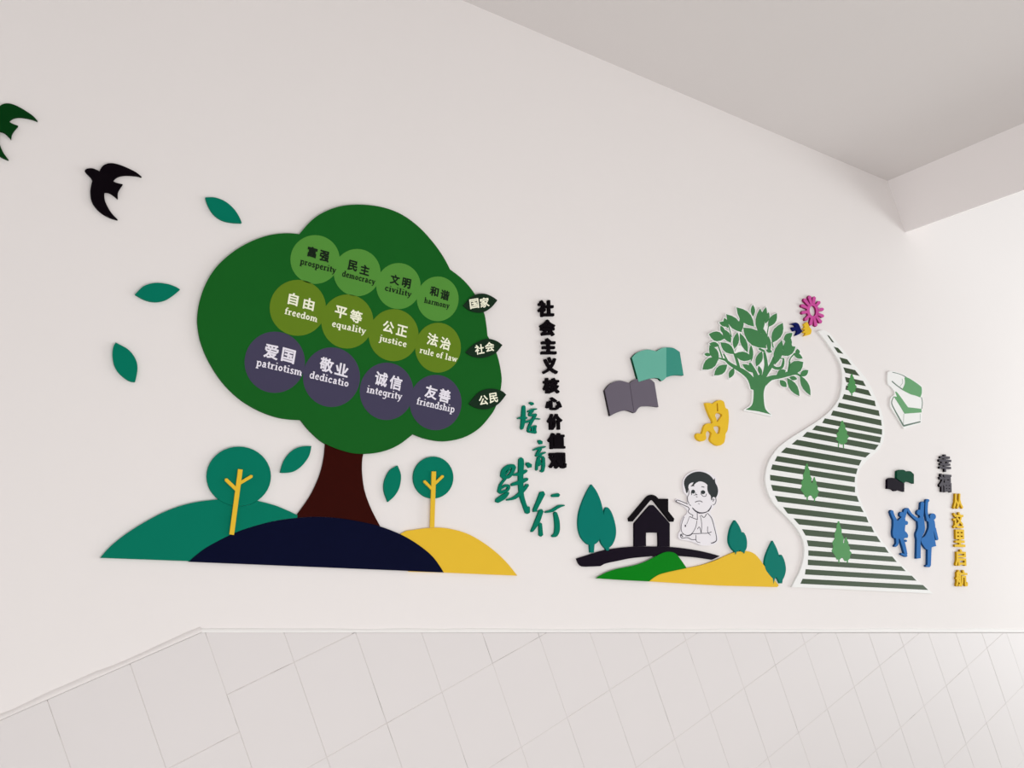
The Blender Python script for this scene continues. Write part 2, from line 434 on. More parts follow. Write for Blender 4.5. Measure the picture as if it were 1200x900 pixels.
# plaster bead along the top of the falling tiles
def bead(a, b, w0, w1, n=Vector((sa, 0, ca))):
    bm = bmesh.new(); rings = []
    K = 40
    for i in range(K + 1):
        t = i / K; c = a.lerp(b, t); ww = (w0 + (w1 - w0) * t) * random.uniform(.8, 1.15)
        pr = [(0, 0), (0, -TH), (ww * .35, -TH * .95), (ww * .8, -TH * .5), (ww, 0)]
        rings.append([bm.verts.new((c.x + n.x * u, y, c.z + n.z * u)) for u, y in pr])
    for i in range(K):
        for j in range(4): bm.faces.new((rings[i][j], rings[i + 1][j], rings[i + 1][j + 1], rings[i][j + 1]))
    bmesh.ops.recalc_face_normals(bm, faces=bm.faces[:])
    for f in bm.faces: f.smooth = True
    return bm
LV0 = Vector((-1.2, 0, ZT)); LV1 = Vector((Q1.x + .003, 0, ZT))
struct('trim_3', bead(LV0, LV1, .014, .014, Vector((0, 0, 1))), WALL, label='painted fillet along the level top of the tile dado')
struct('trim_2', bead(Vector((Q1.x, 0, Q1.z)), P(1290, 741), .011, .02), BEAD, label='thin white plaster bead along the top of the falling tile dado')
# landing and flight (below the frame)
struct('floor', prism([(-3.5, 0), (.45, 0), (.45, -.18), (-3.5, -.18)], 0, -5.2), FLOOR, label='landing floor at the head of the flight')
fl = bmesh.new(); pts = [(.45, 0)]; x, z = .45, 0
for i in range(16):
    z -= .28 * ta; pts.append((x, z)); x += .28; pts.append((x, z))
pts += [(x, z - .25), (.45, -.3)]
bm_ = prism(pts, 0, -5.2); fl.free()
struct('floor_steps', bm_, FLOOR, label='flight of steps falling to the right')

# ------------------------------------------------------------------ birds and loose leaves
c1 = Crop(0, 100, 5)
BIRD = ('498,497 515,487 540,486 565,494 583,503* 590,488 605,470 630,458 660,456 700,465 750,485 800,511 830,536* 800,529 750,525 710,528 '
        '680,541 662,560* 680,570 720,580* 700,610 690,635 690,664* 668,645 640,628 615,625* 611,645 615,675 630,710 655,750 690,787* '
        '650,776 600,750 560,713 536,670 530,620 535,580 541,556 530,535 510,515')
bird = c1.poly(BIRD)
tag(plate('cut_out_swallow', [bird], .009, 0, BLACK), 'black cut-out swallow in flight, right of the green one', 'bird cut-out')
def xf(p, a=math.radians(7.5), s=.99):
    dx, dy = p[0] - (0 + 830 / 5), p[1] - (100 + 536 / 5)
    return (0 + 220 / 5 + s * (dx * math.cos(a) - dy * math.sin(a)), 100 + 208 / 5 + s * (dx * math.sin(a) + dy * math.cos(a)))
tag(plate('cut_out_swallow', [[xf(p) for p in bird]], .009, 0, BIRDG), 'dark green cut-out swallow cut off by the left edge of the picture', 'bird cut-out')
GL = 'loose teal leaves around the big tree'
for cr_, txt, lab in (
    (Crop(220, 220, 6), '125,68* 190,68 260,94 320,143 360,200 380,247* 310,243 240,226 180,182 142,120', 'teal cut-out leaf above the shoulder of the big green tree crown'),
    (Crop(120, 220, 6), '229,750* 290,692 370,669 450,675 510,694 546,715* 500,754 440,790 370,802 300,788', 'teal cut-out leaf lying level, left of the big tree crown'),
    (Crop(120, 390, 15), '232,170* 340,225 450,290 545,395 605,520 617,640 600,760 575,862* 500,855 400,800 290,700 220,590 185,450 182,320 200,230', 'teal cut-out leaf lowest on the left, standing steeply beside the crown'),
    (Crop(320, 510, 15), '676,190* 560,192 440,215 330,280 240,375 175,490 128,658* 250,660 360,640 460,580 560,480 640,350', 'teal cut-out leaf between the round tree and the brown trunk'),
    (Crop(340, 510, 4.286), '540,152* 500,178 475,230 473,280 492,335* 525,305 550,260 557,200', 'teal cut-out leaf between the brown trunk and the small round tree'),
):
    tag(plate('cut_out_leaf', [cr_.poly(txt)], .009, 0, TEAL), lab, 'leaf cut-out', GL)

# ------------------------------------------------------------------ hills of the left group
NAVP = [tuple(p[:2]) for p in smooth(parse('221,658.4* 230,650.5 244,640.5 270,627 290,619.2 320,611 348,607 372,605.8 398.3,607.5 426.3,612.2 447.3,617.5 470.7,626.9 491.7,639.5 508,653.5 520,670.8*'))]
TRK = Crop(340, 500, 7.5).poly('311,120* 309,160 300,260 275,380 235,490 170,620 66,768* 60,860* 420,900 800,890* 735,770 690,670 650,545 632,400 634,290 645,230 650,160*')
C1E = ellipse(280, 558.2, 37.6, 34.9); C2E = ellipse(508, 559.6, 23.4, 24.6)
tag(plate('cut_out_hill', [NAVP], .009, 0, NAVY), 'navy blue cut-out hill under the brown trunk', 'hill cut-out')
TE = PX.poly('117.6,653.8* 130,640 150,624.2 174,609.5 196,598.5 222,590 250,585.8 282,584.4 302,587 322,592.2 336,597.8 348,603.4 362,610 400,625* 340,662*')
tag(plate('cut_out_hill', [TE], .008, 0, TEAL, cuts=[NAVP, C1E, TRK]), 'large teal cut-out hill at the left end of the mural', 'hill cut-out')
YE = PX.poly('440,650* 470.7,625.2 484.7,621 506.6,618.4 526.7,619.6 550,626.5 573.3,640.8 592,657.3 606.2,674.6* 519.7,671* 480,670*')
tag(plate('cut_out_hill', [YE], .008, 0, YEL, cuts=[NAVP, TRK]), 'yellow cut-out hill right of the navy hill, under the small round tree', 'hill cut-out')
def small_tree(lab, E_, stem, brs, sw, base):
    t = tag(empty('cut_out_round_tree', base), lab, 'tree cut-out')
    plate('crown', [E_], .0095, 0, TEAL, t)
    plate('stem', [PX.stroke(stem, sw, cap=False)] + [PX.stroke(b, w_) for b, w_ in brs], .0145, .0095, YEL, t)
small_tree('teal round cut-out tree with yellow stem on the teal hill', C1E, '281.8,550 271.6,626.5', (('265,562 278,574.5', 4), ('295,558 281.5,566', 3.6)), 5.4, (271, 626))
small_tree('smaller teal round cut-out tree with yellow stem on the yellow hill', C2E, '508.6,552.5 506.6,618.2', (('497.5,564 506.5,573', 3.1), ('519,558 509,567.5', 3.1)), 5, (506, 618))

# ------------------------------------------------------------------ big tree
big = tag(empty('value_tree', (400, 610)), 'very large green cut-out tree with brown trunk and three rows of word discs', 'tree cut-out')
CROWN = PX.poly('350.8,274.4* 336.7,273.2 320,274.7 303.3,279.2 286.7,286.7 270,297.5 253.3,313.3 241.7,331.7 234.2,353.3 231.6,372 232.3,385 235.8,401.7 245,423.5 260,446.7 278.3,465.3 298.3,478.5 320,487.5 336.7,491 352.5,492* '
    '363.3,505 380,519.2 403.3,528.6 422.7,531.8 446.7,529.6 466.7,521.7 484.2,508.6* 500,514.2 520,517 541.7,513.3 560,503.3 573.3,489 581.7,475 587.5,451.7 587,435 581.7,413.3 571.3,393.3* '
    '569.9,380 566.7,365 556.7,345 543.3,328.3 527.5,315.8* 520,301.7 508.3,285 491.7,266.7 471.7,251.8 450,243.3 425,239.8 400,241.4 378.3,249.2 363.3,260')
plate('crown', [CROWN], .011, 0, DGREEN, big)
plate('trunk', [TRK], .008, 0, BROWN, big, cuts=[CROWN, NAVP])
e1, e2 = (1, .28), (-.17, 1)
def disc(cx, cy_, w_, h_, k, material, chars, eng, a, b, xh, lm):
    h = .0115 + k * .00008
    d = plate('word_disc', [ellipse(cx, cy_, w_ / 2, h_ / 2)], h, .011, material, big)
    parts = [char2d(c[0], c[1], c[2], c[3], c[4], e1, e2, .034 if lm is KLET else .028) for c in chars]
    parts.append(word2d(eng, a, b, xh))
    V, F = merge(parts)
    build('lettering', V, F, .0124, h, lm, d)
for k, row in enumerate((
    (369.2, 304.1, 57.8, 57.2, (('富', 366, 295.4, 11.4, 12.2), ('强', 380.3, 300.2, 11.2, 12.4)), 'prosperity', (351.3, 309), (393.5, 320.2), 4.6),
    (418.5, 319.4, 55, 55.4, (('民', 413.5, 311.4, 11, 12), ('主', 427.6, 316.4, 11, 11.6)), 'democracy', (400.5, 323.4), (439.3, 333.6), 4.4),
    (467, 335.2, 52, 54, (('文', 463, 327.7, 10.8, 11.6), ('明', 476.4, 331.8, 10, 11.6)), 'civility', (450.5, 340), (481.8, 348.2), 4.4),
    (513, 350.2, 49, 52.4, (('和', 509, 341.6, 10, 11.2), ('谐', 521.4, 345.8, 10.2, 11.4)), 'harmony', (496.8, 354.6), (526.3, 361.6), 4.2))):
    disc(*row[:4], k, DISC1, *row[4:], KLET)
for k, row in enumerate((
    (349, 360.7, 66, 65.6, (('自', 343.8, 350.6, 11.5, 14), ('由', 362, 356.2, 12.6, 13.6)), 'freedom', (333.2, 367.6), (371.8, 377.6), 5),
    (407, 376.7, 61, 63.4, (('平', 399.6, 366, 14, 13.6), ('等', 417.2, 371, 14, 14.2)), 'equality', (388.3, 382.2), (428.3, 391.6), 4.8),
    (461.3, 392.7, 58.5, 61, (('公', 455.2, 383.2, 13, 13.4), ('正', 471, 387.6, 12.6, 12.6)), 'justice', (444, 399), (476.5, 407), 4.6),
    (513.3, 407.4, 53.6, 58.4, (('法', 507, 398, 12.6, 14), ('治', 522, 402.6, 12, 14)), 'rule of law', (491.3, 413.2), (535.6, 424.6), 4.6))):
    disc(*row[:4], k, DISC2, *row[4:], CREAM)
for k, row in enumerate((
    (322, 424.5, 71, 72, (('爱', 318, 412, 16.5, 16.6), ('国', 338, 416.8, 15.5, 16)), 'patriotism', (299.8, 428.2), (353.8, 440.6), 5.6),
    (388.5, 442, 67, 70, (('敬', 382.8, 427.8, 16, 16.4), ('业', 400.6, 433.2, 15.4, 14.6)), 'dedicatio', (362.2, 442.6), (408.3, 453.6), 5.4),
    (453, 458.6, 63, 67.4, (('诚', 446.8, 444.2, 14.4, 16.2), ('信', 463.8, 448.6, 14.2, 16)), 'integrity', (429.2, 459.6), (470.6, 468.8), 5.4),
    (510.5, 471.7, 61, 65, (('友', 505.4, 459.6, 14, 15), ('善', 521.2, 463.8, 13.4, 15.4)), 'friendship', (487.8, 473.4), (532.3, 483.6), 5.2))):
    disc(*row[:4], k, DISC3, *row[4:], WLET)
c8 = Crop(530, 330, 5.625)
for txt, chars in (('298,123* 262,98 215,80 165,82 120,105 72,158* 110,188 160,203 210,200 258,170', (('国', 555.8, 355.8, 10.6, 11.4), ('家', 567.9, 354.4, 10.6, 11.6))),
                   ('331,418* 290,390 235,376 190,388 140,415 88,466* 130,492 190,502 250,490 290,468', (('社', 562, 409.4, 10.6, 11.6), ('会', 573.8, 406.4, 10.6, 11.2))),
                   ('356,745* 325,720 270,706 215,712 165,738 108,806* 150,830 210,842 265,830 312,800', (('公', 566.6, 469, 10.6, 11.4), ('民', 578.4, 466.2, 10, 11.6)))):
    d = plate('leaf_label', [c8.poly(txt)], .0145, .011, TAG, big)
    V, F = merge([char2d(c[0], c[1], c[2], c[3], c[4], (1, -.16), (.12, 1), .026) for c in chars])
    build('lettering', V, F, .0152, .0145, CREAM, d)

# ------------------------------------------------------------------ vertical lettering
GB = 'black characters in the long vertical row'
ORD = ['topmost', 'second', 'third', 'fourth', 'fifth', 'sixth', 'seventh', 'eighth', 'lowest']
for (ch, x0, y0, x1, y1), n_ in zip((('社', 631, 351.5, 649.5, 371), ('会', 633, 374.3, 651, 393.6), ('主', 634.3, 396, 652.3, 415), ('义', 636.3, 418, 653.8, 438),
        ('核', 637, 442.6, 655.8, 461), ('心', 640, 465.3, 658.7, 480.5), ('价', 642, 484.8, 659.3, 503.7), ('值', 642.5, 507.3, 662.6, 526.2), ('观', 643.8, 530.3, 664.2, 549.2)), ORD):
    V, F = char2d(ch, (x0 + x1) / 2, (y0 + y1) / 2, x1 - x0, y1 - y0, (1, 0), (.03, 1), .048)
    tag(build('wall_character', V, F, .010, 0, BLACK), f'black cut-out character {ch}, {n_} in the long black row right of the big tree', 'lettering', GB)
K1, K2, K3, K4 = Crop(600, 465, 18), Crop(615, 510, 18), Crop(575, 530, 11.25), Crop(615, 570, 13.85)
def cal(k, L): return [k.stroke(t, w_) for t, w_ in L]
CAL = (
 ('培', 'highest of the four, beside the black row', cal(K1, [('256,200 250,350 245,500 215,670', [62, 84, 86, 58]), ('130,452 210,440 315,445', [22, 48, 44]), ('290,535 400,500 500,462 595,468', [40, 48, 26, 20]),
    ('385,122 445,150', [36, 62]), ('350,308 430,275 525,255', [34, 46, 26]), ('450,290 385,360 390,395', [46, 52, 40]), ('400,392 505,375', [40, 52]), ('512,372 440,490 365,640 350,715', [46, 60, 44, 42]),
    ('375,655 505,612', [24, 36]), ('505,612 492,690 495,745', [44, 42, 58]), ('350,732 510,752', [32, 48]), ('435,640 435,710', [44, 44])])),
 ('育', 'second of the four, between 培 and 践', cal(K2, [('305,118 350,162', [56, 84]), ('190,312 300,275 440,242', [24, 58, 26]), ('340,290 265,400', [60, 50]), ('250,425 330,402 440,362', [54, 52, 28]), ('310,405 350,435', [40, 44]),
    ('305,470 270,600 258,730', [62, 50, 40]), ('400,480 402,640 385,755', [58, 66, 54]), ('320,455 400,462', [36, 36]), ('325,530 310,640', [44, 32]), ('300,640 380,590', [24, 24]), ('340,748 385,765', [30, 40])])),
 ('践', 'largest of the four, left of 育', cal(K3, [('165,320 178,240 245,185 310,185', [58, 56, 52, 50]), ('315,190 285,270 235,325 165,325', [50, 44, 46, 42]), ('255,220 205,290', [26, 22]), ('200,345 135,430 118,520', [30, 32, 44]), ('135,480 200,440 245,445', [24, 34, 36]),
    ('245,445 225,500 130,530', [34, 34, 38]), ('90,640 170,590 235,535', [62, 72, 34]), ('405,88 408,150 402,280 402,400 412,560 450,690 490,790', [58, 70, 62, 62, 56, 48, 56]), ('305,298 400,280 475,242', [22, 56, 36]),
    ('285,428 400,392 485,352', [36, 58, 40]), ('220,628 320,600 430,505 490,430', [18, 40, 46, 40]), ('485,148 525,182', [42, 62]), ('505,725 492,790', [30, 56])])),
 ('行', 'lowest of the four, nearest the tall teal trees', cal(K4, [('292,110 230,250 165,390', [88, 70, 52]), ('272,395 205,580 120,730', [70, 78, 32]), ('258,605 268,790', [46, 62]), ('455,150 550,140', [46, 64]),
    ('345,417 450,392 560,325 645,308', [28, 48, 46, 20]), ('500,430 528,560 532,700 505,785 455,805', [52, 76, 80, 66, 36]), ('150,402 200,398', [28, 28])])))
for ch, lab, polys in CAL:
    tag(plate('brush_character', polys, .009, 0, TEAL), f'teal brush-written cut-out character {ch}, {lab}', 'lettering', 'teal brush characters')
for ch, b, lab in (('幸', (1100.6, 532.5, 1115, 553), 'upper of the two near the right edge'), ('福', (1100.6, 555, 1115.2, 576.8), 'lower of the two near the right edge')):
    V, F = char2d(ch, (b[0] + b[2]) / 2, (b[1] + b[3]) / 2, b[2] - b[0], b[3] - b[1], (1, .05), (.02, 1), .03)
    tag(build('wall_character', V, F, .011, 0, GREYK, edge_mat=BLACK), f'black cut-out character {ch}, {lab}', 'lettering', 'two black characters above the yellow row')
for (ch, x0, y0, x1, y1), n_ in zip((('从', 1117, 578.3, 1128.6, 596.3), ('这', 1117.2, 600, 1129.4, 619.3), ('里', 1118.8, 620.5, 1131.2, 641), ('启', 1119.4, 643.6, 1132.4, 663.3), ('航', 1120.2, 667.8, 1134.2, 687.4)),
                                 ('topmost', 'second', 'middle', 'fourth', 'lowest')):
    V, F = char2d(ch, (x0 + x1) / 2, (y0 + y1) / 2, x1 - x0, y1 - y0, (1, .02), (.03, 1), .03)
    tag(build('wall_character', V, F, .011, 0, GOLD, edge_mat=GOLDE), f'yellow cut-out character {ch}, {n_} in the yellow row at far right', 'lettering', 'yellow characters at far right')

# ------------------------------------------------------------------ village group
V8 = Crop(660, 550, 6); VE = Crop(760, 580, 6)
tag(plate('cut_out_cypress', [V8.poly('200,106* 168,160 135,235 112,315 107,395 122,465 155,512 188,532 215,530 245,510 272,460 286,400 284,320 268,235 238,160'),
    V8.poly('186,515* 191,586* 216,586* 222,515*'), V8.poly('308,266 292,288 284,330* 262,420 258,470 266,512 290,548 312,556 345,532 368,478 372,420 358,350 335,292'),
    V8.poly('292,545* 306,572* 322,570* 326,540*')], .010, 0, TEALB), 'tall teal pair of cut-out trees left of the black house', 'tree cut-out')
tag(plate('cut_out_cypress', [VE.poly('610,178* 583,228 568,295 572,345 598,388 630,396 652,372 664,325 656,265 636,215'), VE.poly('664,262 645,290 635,340 642,382 665,403 688,378 693,330 683,285'),
    VE.poly('604,385* 614,418* 624,385*'), VE.poly('665,398* 673,412* 680,398*')], .012, 0, TEALB), 'small teal pair of cut-out trees on the peak of the yellow hill', 'tree cut-out')
CYP = [VE.poly('874,322* 842,388 820,455 822,515 850,560 880,588 905,572 920,525 924,455 905,385'), VE.poly('930,422 908,468 893,530 903,580 928,606 952,582 966,530 961,480 946,438'),
    VE.poly('872,575* 880,626* 890,580*'), VE.poly('912,595* 924,622* 940,622* 944,595*')]
tag(plate('cut_out_cypress', CYP, .010, 0, TEALB), 'small teal pair of cut-out trees at the right foot of the yellow hill', 'tree cut-out')
hs = tag(empty('cut_out_house', (700, 640)), 'black cut-out house with chimney and open doorway', 'house cut-out')
GRD = V8.poly('98,628* 180,602 280,572 400,552 540,542 740,545 880,560 1000,582 1102,610* 1048,636* 940,620 850,612 760,606 700,606 620,612 480,625 380,645 300,662 262,681* 190,684 138,683 112,662')
plate('wall', [V8.poly('503,380* 503,560* 583,560* 583,456 590,446 660,446 670,456 672,560* 750,560* 750,380* 648,266 625,253 602,266')], .010, 0, INK, hs, cuts=[GRD])
plate('roof', [V8.stroke('476,356 600,208', 34), V8.stroke('600,207 625,196 650,207', [34, 36, 34]), V8.stroke('650,208 768,358', 34), V8.poly('681,207* 739,207* 739,325* 725,318* 681,262*')], .010, 0, BLACK, hs)
tag(plate('cut_out_ground', [GRD], .009, 0, INK), 'long black cut-out strip of ground under the house', 'ground cut-out')
YH = VE.poly('5,608* 40,580 90,555 180,533 270,515 380,492 480,457 560,421 600,405 640,398 695,396 740,411 780,450 820,507 860,563 916,636* 905,648* 700,642 500,637 200,620')
MG = V8.poly('228,766* 300,727 380,700 500,675 580,648 650,613 700,588 745,580 790,592 825,632 870,697* 760,740* 605,788* 420,779')
GRD_T = GRD
tag(plate('cut_out_hill', [MG], .012, .009, MGREEN, cuts=[YH]), 'bright green cut-out hill in front of the black ground strip', 'hill cut-out')
tag(plate('cut_out_hill', [YH], .0095, 0, YEL, cuts=CYP[:2]), 'long yellow cut-out hill between the green hill and the striped path', 'hill cut-out')

# ------------------------------------------------------------------ thinking man drawing
MI, MJ, MF = Crop(785, 545, 16.36), Crop(785, 590, 16.36), Crop(780, 540, 8.19)
man = tag(empty('drawn_man_board', (820, 638)), 'white cut-out board with line drawing of a dark-haired man resting chin on hand, pen raised', 'picture cut-out')
plate('board', [MF.poly('92,378* 112,364 160,378 208,405 206,335 176,300 166,240 172,180 210,128 270,98 330,90 400,100 452,138 484,165 500,230 515,300 505,345 492,365 490,405 462,440 432,498 462,560 492,680 505,772 440,810 340,812 300,795 232,772 135,752 124,700 146,662 146,600 170,540 206,505 198,460 150,425')], .006, 0, SKINW, man)
plate('hair', [MI.poly('318,537* 295,450 275,370 278,300 320,225 400,165 490,132 580,125 670,145 750,185 805,235 838,285* 862,252* 872,335 905,400 925,480 915,560 882,632* 850,614 820,622 802,682* 790,640 785,590 745,540 722,470 722,380* 680,345 620,318 560,315 500,345 460,385* 475,403* 398,410* 440,365 455,328* 400,345 362,385 352,450 342,520')], .0066, .006, HAIR, man)
def ln(k, t, w_=11): return k.stroke(t, w_, cap=False)
plate('drawn_lines', [ln(MI, '352,440 367,540 340,610 345,690 372,745'), ln(MI, '880,630 886,690 862,750 822,766', 11), ln(MI, '800,770 780,830 740,890', 11), ln(MI, '850,650 825,700', 12), ln(MI, '835,645 800,672', 9),
    ln(MI, '118,692 155,672 345,748', 13), ln(MI, '118,692 140,712 340,800', 13), ln(MI, '410,520 420,575', 12), ln(MI, '455,575 492,572 492,525', 8), ln(MI, '592,545 640,600 690,592 702,550', 10), ln(MI, '500,565 525,570', 16), ln(MI, '500,600 530,616', 10),
    ln(MI, '485,712 530,692 590,690 625,714', 13), ln(MI, '545,735 572,750', 9), ln(MI, '608,414 662,424', 14),
    ln(MJ, '430,80 500,150 590,182 700,165 760,110 800,40', [14, 26, 24, 16, 12, 10]), ln(MJ, '340,60 375,105 350,150 385,195 440,225 432,255', 12), ln(MJ, '372,20 405,40', 12),
    ln(MJ, '375,248 455,282 532,312', 12), ln(MJ, '525,150 528,310', 11), ln(MJ, '275,255 238,350 217,450 228,540 275,592 345,610 400,592 452,540 500,440 520,330', 10), ln(MJ, '372,262 342,350 320,400', 7),
    ln(MJ, '298,408 298,450', 22), ln(MJ, '430,578 520,578 620,572 720,570 800,545', 12), ln(MJ, '262,592 208,592 210,640 242,668 305,655 360,662 420,693 500,692', 12), ln(MJ, '295,622 380,618 430,582', 10), ln(MJ, '215,600 250,640', 18),
    ln(MJ, '502,600 500,690 522,735 585,752', 9), ln(MJ, '718,185 775,245 812,310 850,450 886,600 896,700 850,745 790,762', [10, 12, 12, 12, 12, 14, 20, 16]), ln(MJ, '725,440 728,550 785,610', 9),
    ln(MJ, '580,230 605,330 612,450 602,570', 9), ln(MJ, '530,492 560,450 582,480 600,560', 11), ln(MJ, '600,222 655,270 705,200', 12), ln(MJ, '545,180 578,190', 16)], .0064, .006, LINE, man)
plate('eye', [ellipse(*MI.pt((447, 510)), 37 / 16.36, 38 / 16.36, n=14)], .0066, .006, HAIR, man)
plate('eye', [ellipse(*MI.pt((636, 520)), 42 / 16.36, 38 / 16.36, n=14)], .0066, .006, HAIR, man)

# ------------------------------------------------------------------ open books
B5 = Crop(690, 380, 6)
TB = B5.poly('303,235* 340,200 410,178 475,190* 520,165 590,165 640,195* 667,360* 600,358 550,370 515,398 490,380 440,380 350,405*')
b1 = tag(empty('cut_out_open_book', (750, 480)), 'charcoal cut-out open book below the teal one', 'book cut-out')
plate('pages', [B5.poly('112,465* 150,420 210,397 260,405 288,415* 320,390 380,378 430,385 462,410* 490,582* 430,575 370,578 345,595 325,622 300,615 260,605 200,620 150,645*')], .011, 0, CHAR, b1, cuts=[TB], edge_mat=CHARD)
plate('crease', [B5.stroke('288,418 318,615', 3, cap=False)], .0113, .011, CREASE, b1)
b2 = tag(empty('cut_out_open_book', (775, 445)), 'teal cut-out open book with glare painted over its left part, overlapping the charcoal one', 'book cut-out')
tag(plate('page', [B5.poly('303,235* 340,200 410,178 475,190* 515,167 545,163* 545,374* 515,398 490,380 440,380 350,405*')], .012, 0, TEALL, b2, edge_mat=EGREEN), 'teal page with painted glare')
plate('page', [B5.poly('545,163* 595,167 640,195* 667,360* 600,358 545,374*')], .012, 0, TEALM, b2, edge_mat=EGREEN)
B9 = Crop(1020, 520, 9.23)
SB = B9.poly('288,296* 318,283 362,283 388,300 430,296 471,330* 471,432* 430,415 388,410 362,425 330,405 288,375*')
tag(plate('cut_out_open_book', [SB], .013, 0, EGREEN), 'small dark green cut-out open book above the blue figures', 'book cut-out')
tag(plate('cut_out_open_book', [B9.poly('185,388* 215,370 260,372 290,390* 330,415* 367,425* 367,520* 330,508 300,500 268,513 235,492 185,487*')], .012, 0, INK, cuts=[SB]), 'small black cut-out open book beside the dark green one', 'book cut-out')

# ------------------------------------------------------------------ yellow crouching figure
KL = Crop(810, 465, 13.85)
tag(plate('cut_out_figure', [KL.poly('232,100* 310,100 345,116 380,92 430,62 480,52 530,80 548,140 562,182 600,212 612,330 607,430 592,540 560,600 556,650 535,740 480,785 425,790 370,762 312,705 320,640 330,592 302,556 262,556 238,600 244,680 200,716 150,718 96,682 80,625 108,592 170,602 192,545 218,470 268,432 340,432 348,395 300,300 258,195')],
    .012, 0, GOLD, cuts=[KL.poly('392,300 430,262 500,292 462,360 425,405 412,350'), KL.poly('368,492 430,475 470,500 455,585 420,595 385,545'), KL.poly('415,105* 428,105* 438,235* 422,235*')]),
    'yellow cut-out crouching person below the leafy tree', 'person cut-out')

# ------------------------------------------------------------------ leafy tree
T1, T2, T3, T4 = Crop(815, 345, 12.857), Crop(875, 345, 12.857), Crop(815, 400, 12.857), Crop(880, 400, 12)
TR = Crop(820, 400, 7.5)
LV = [(T1, 620, 195, 885, 485, 165), (T1, 865, 155, 868, 335, 66), (T1, 465, 298, 700, 570, 150), (T1, 695, 300, 690, 565, 72), (T1, 360, 422, 505, 470, 78), (T1, 435, 352, 490, 510, 72),
      (T1, 380, 470, 440, 600, 60), (T1, 204, 598, 440, 665, 150), (T1, 415, 520, 535, 730, 110), (T1, 210, 740, 360, 770, 80), (T1, 378, 722, 590, 900, 130), (T1, 634, 572, 588, 822, 92), (T1, 672, 582, 788, 875, 95),
      (T3, 588, 190, 862, 262, 140), (T3, 838, 55, 845, 300, 62), (T3, 135, 190, 235, 208, 55), (T3, 215, 55, 345, 290, 125), (T3, 108, 425, 345, 235, 160), (T3, 284, 512, 480, 350, 130), (T3, 512, 556, 580, 400, 78), (T3, 708, 343, 905, 470, 88),
      (T2, 203, 213, 205, 610, 140), (T2, 293, 193, 245, 400, 74), (T2, 334, 268, 285, 440, 70), (T2, 456, 284, 328, 490, 108), (T2, 546, 430, 385, 730, 148), (T2, -50, 500, 300, 810, 225), (T2, 245, 510, 290, 780, 96),
      (T2, 330, 630, 345, 870, 68), (T2, 535, 690, 425, 1060, 130), (T2, 560, 690, 690, 580, 90), (T2, 600, 590, 660, 820, 100), (T4, 628, 75, 430, 195, 125), (T4, 520, -30, 520, 210, 130),
      (T4, 655, 105, 662, 190, 62), (T4, 600, 165, 728, 242, 68), (T4, 737, 290, 530, 430, 170), (T4, 808, 405, 695, 490, 84), (T4, 838, 758, 695, 480, 100), (T4, 682, 768, 512, 515, 108), (T4, 652, 530, 545, 505, 60),
      (T4, 502, 642, 412, 545, 80), (T4, 492, 405, 368, 470, 90), (T4, 156, 138, 80, 352, 92), (T4, 110, 345, 150, 480, 52), (T4, 300, 150, 215, 120, 50)]
BR = [(T3, '355,255 450,280 520,340 620,400 730,465 830,560 885,700', [20, 34, 46, 60, 76, 92, 110]), (T3, '590,190 625,290 655,400', [34, 40, 44]), (T3, '425,190 478,290', [22, 26]), (T3, '345,70 405,245', [18, 20]),
      (T1, '500,470 545,640', [16, 12]), (T2, '330,480 310,620 330,760', [14, 14, 18]), (T2, '385,720 400,800', [16, 20]),
      (T4, '190,160 215,330 195,480', [34, 52, 76]), (T4, '335,230 290,330 200,470', [56, 56, 60]), (T4, '185,575 285,515 420,492 550,450 640,455 700,490', [112, 66, 56, 74, 32, 22]), (T4, '538,300 558,235 612,175', [18, 16, 18]),
      (T4, '545,290 540,420', [20, 50]), (T4, '-15,310 55,440 95,580', [36, 60, 88]), (T4, '285,335 350,378 430,366 455,300 458,240', [42, 40, 42, 36, 20]), (T4, '330,250 400,238 458,242', [30, 16, 14]), (T4, '120,105 190,140', [30, 30])]
TRUNK = TR.poly('440,330* 470,400 472,500 455,565 405,600* 520,616* 625,643* 580,598 565,530 564,440 590,370 625,325* 530,290*')
lt = tag(empty('leafy_tree_board', (887, 487)), 'white-edged cut-out board of a broad leafy green tree', 'tree cut-out')
gr = 1.05
def cr_leaf(t, g=0): return t[0].leaf(*t[1:], grow=g)
plate('board', [cr_leaf(t, gr) for t in LV] + [k.stroke(s, w_, grow=gr) for k, s, w_ in BR] + [TR.poly('432,330* 458,400 460,500 444,560 385,600* 392,612* 520,636* 630,662* 640,648* 592,592 577,530 576,440 602,370 637,325* 530,285*')]
      + [T3.poly('590,180* 640,60* 700,60* 730,140*'), T1.poly('640,560* 680,560* 700,700* 630,700*'), T4.poly('80,380* 150,150* 190,180* 180,420*'), T2.poly('250,420* 300,440* 330,640* 300,680*')], .009, 0, WBOARD, lt)
plate('trunk', [TRUNK] + [k.stroke(s, w_) for k, s, w_ in BR], .0095, .009, LGREEN, lt)
for i_, t in enumerate(LV): plate('leaf', [cr_leaf(t)], .0096 + i_ * .00003, .009, LGREEN, lt)

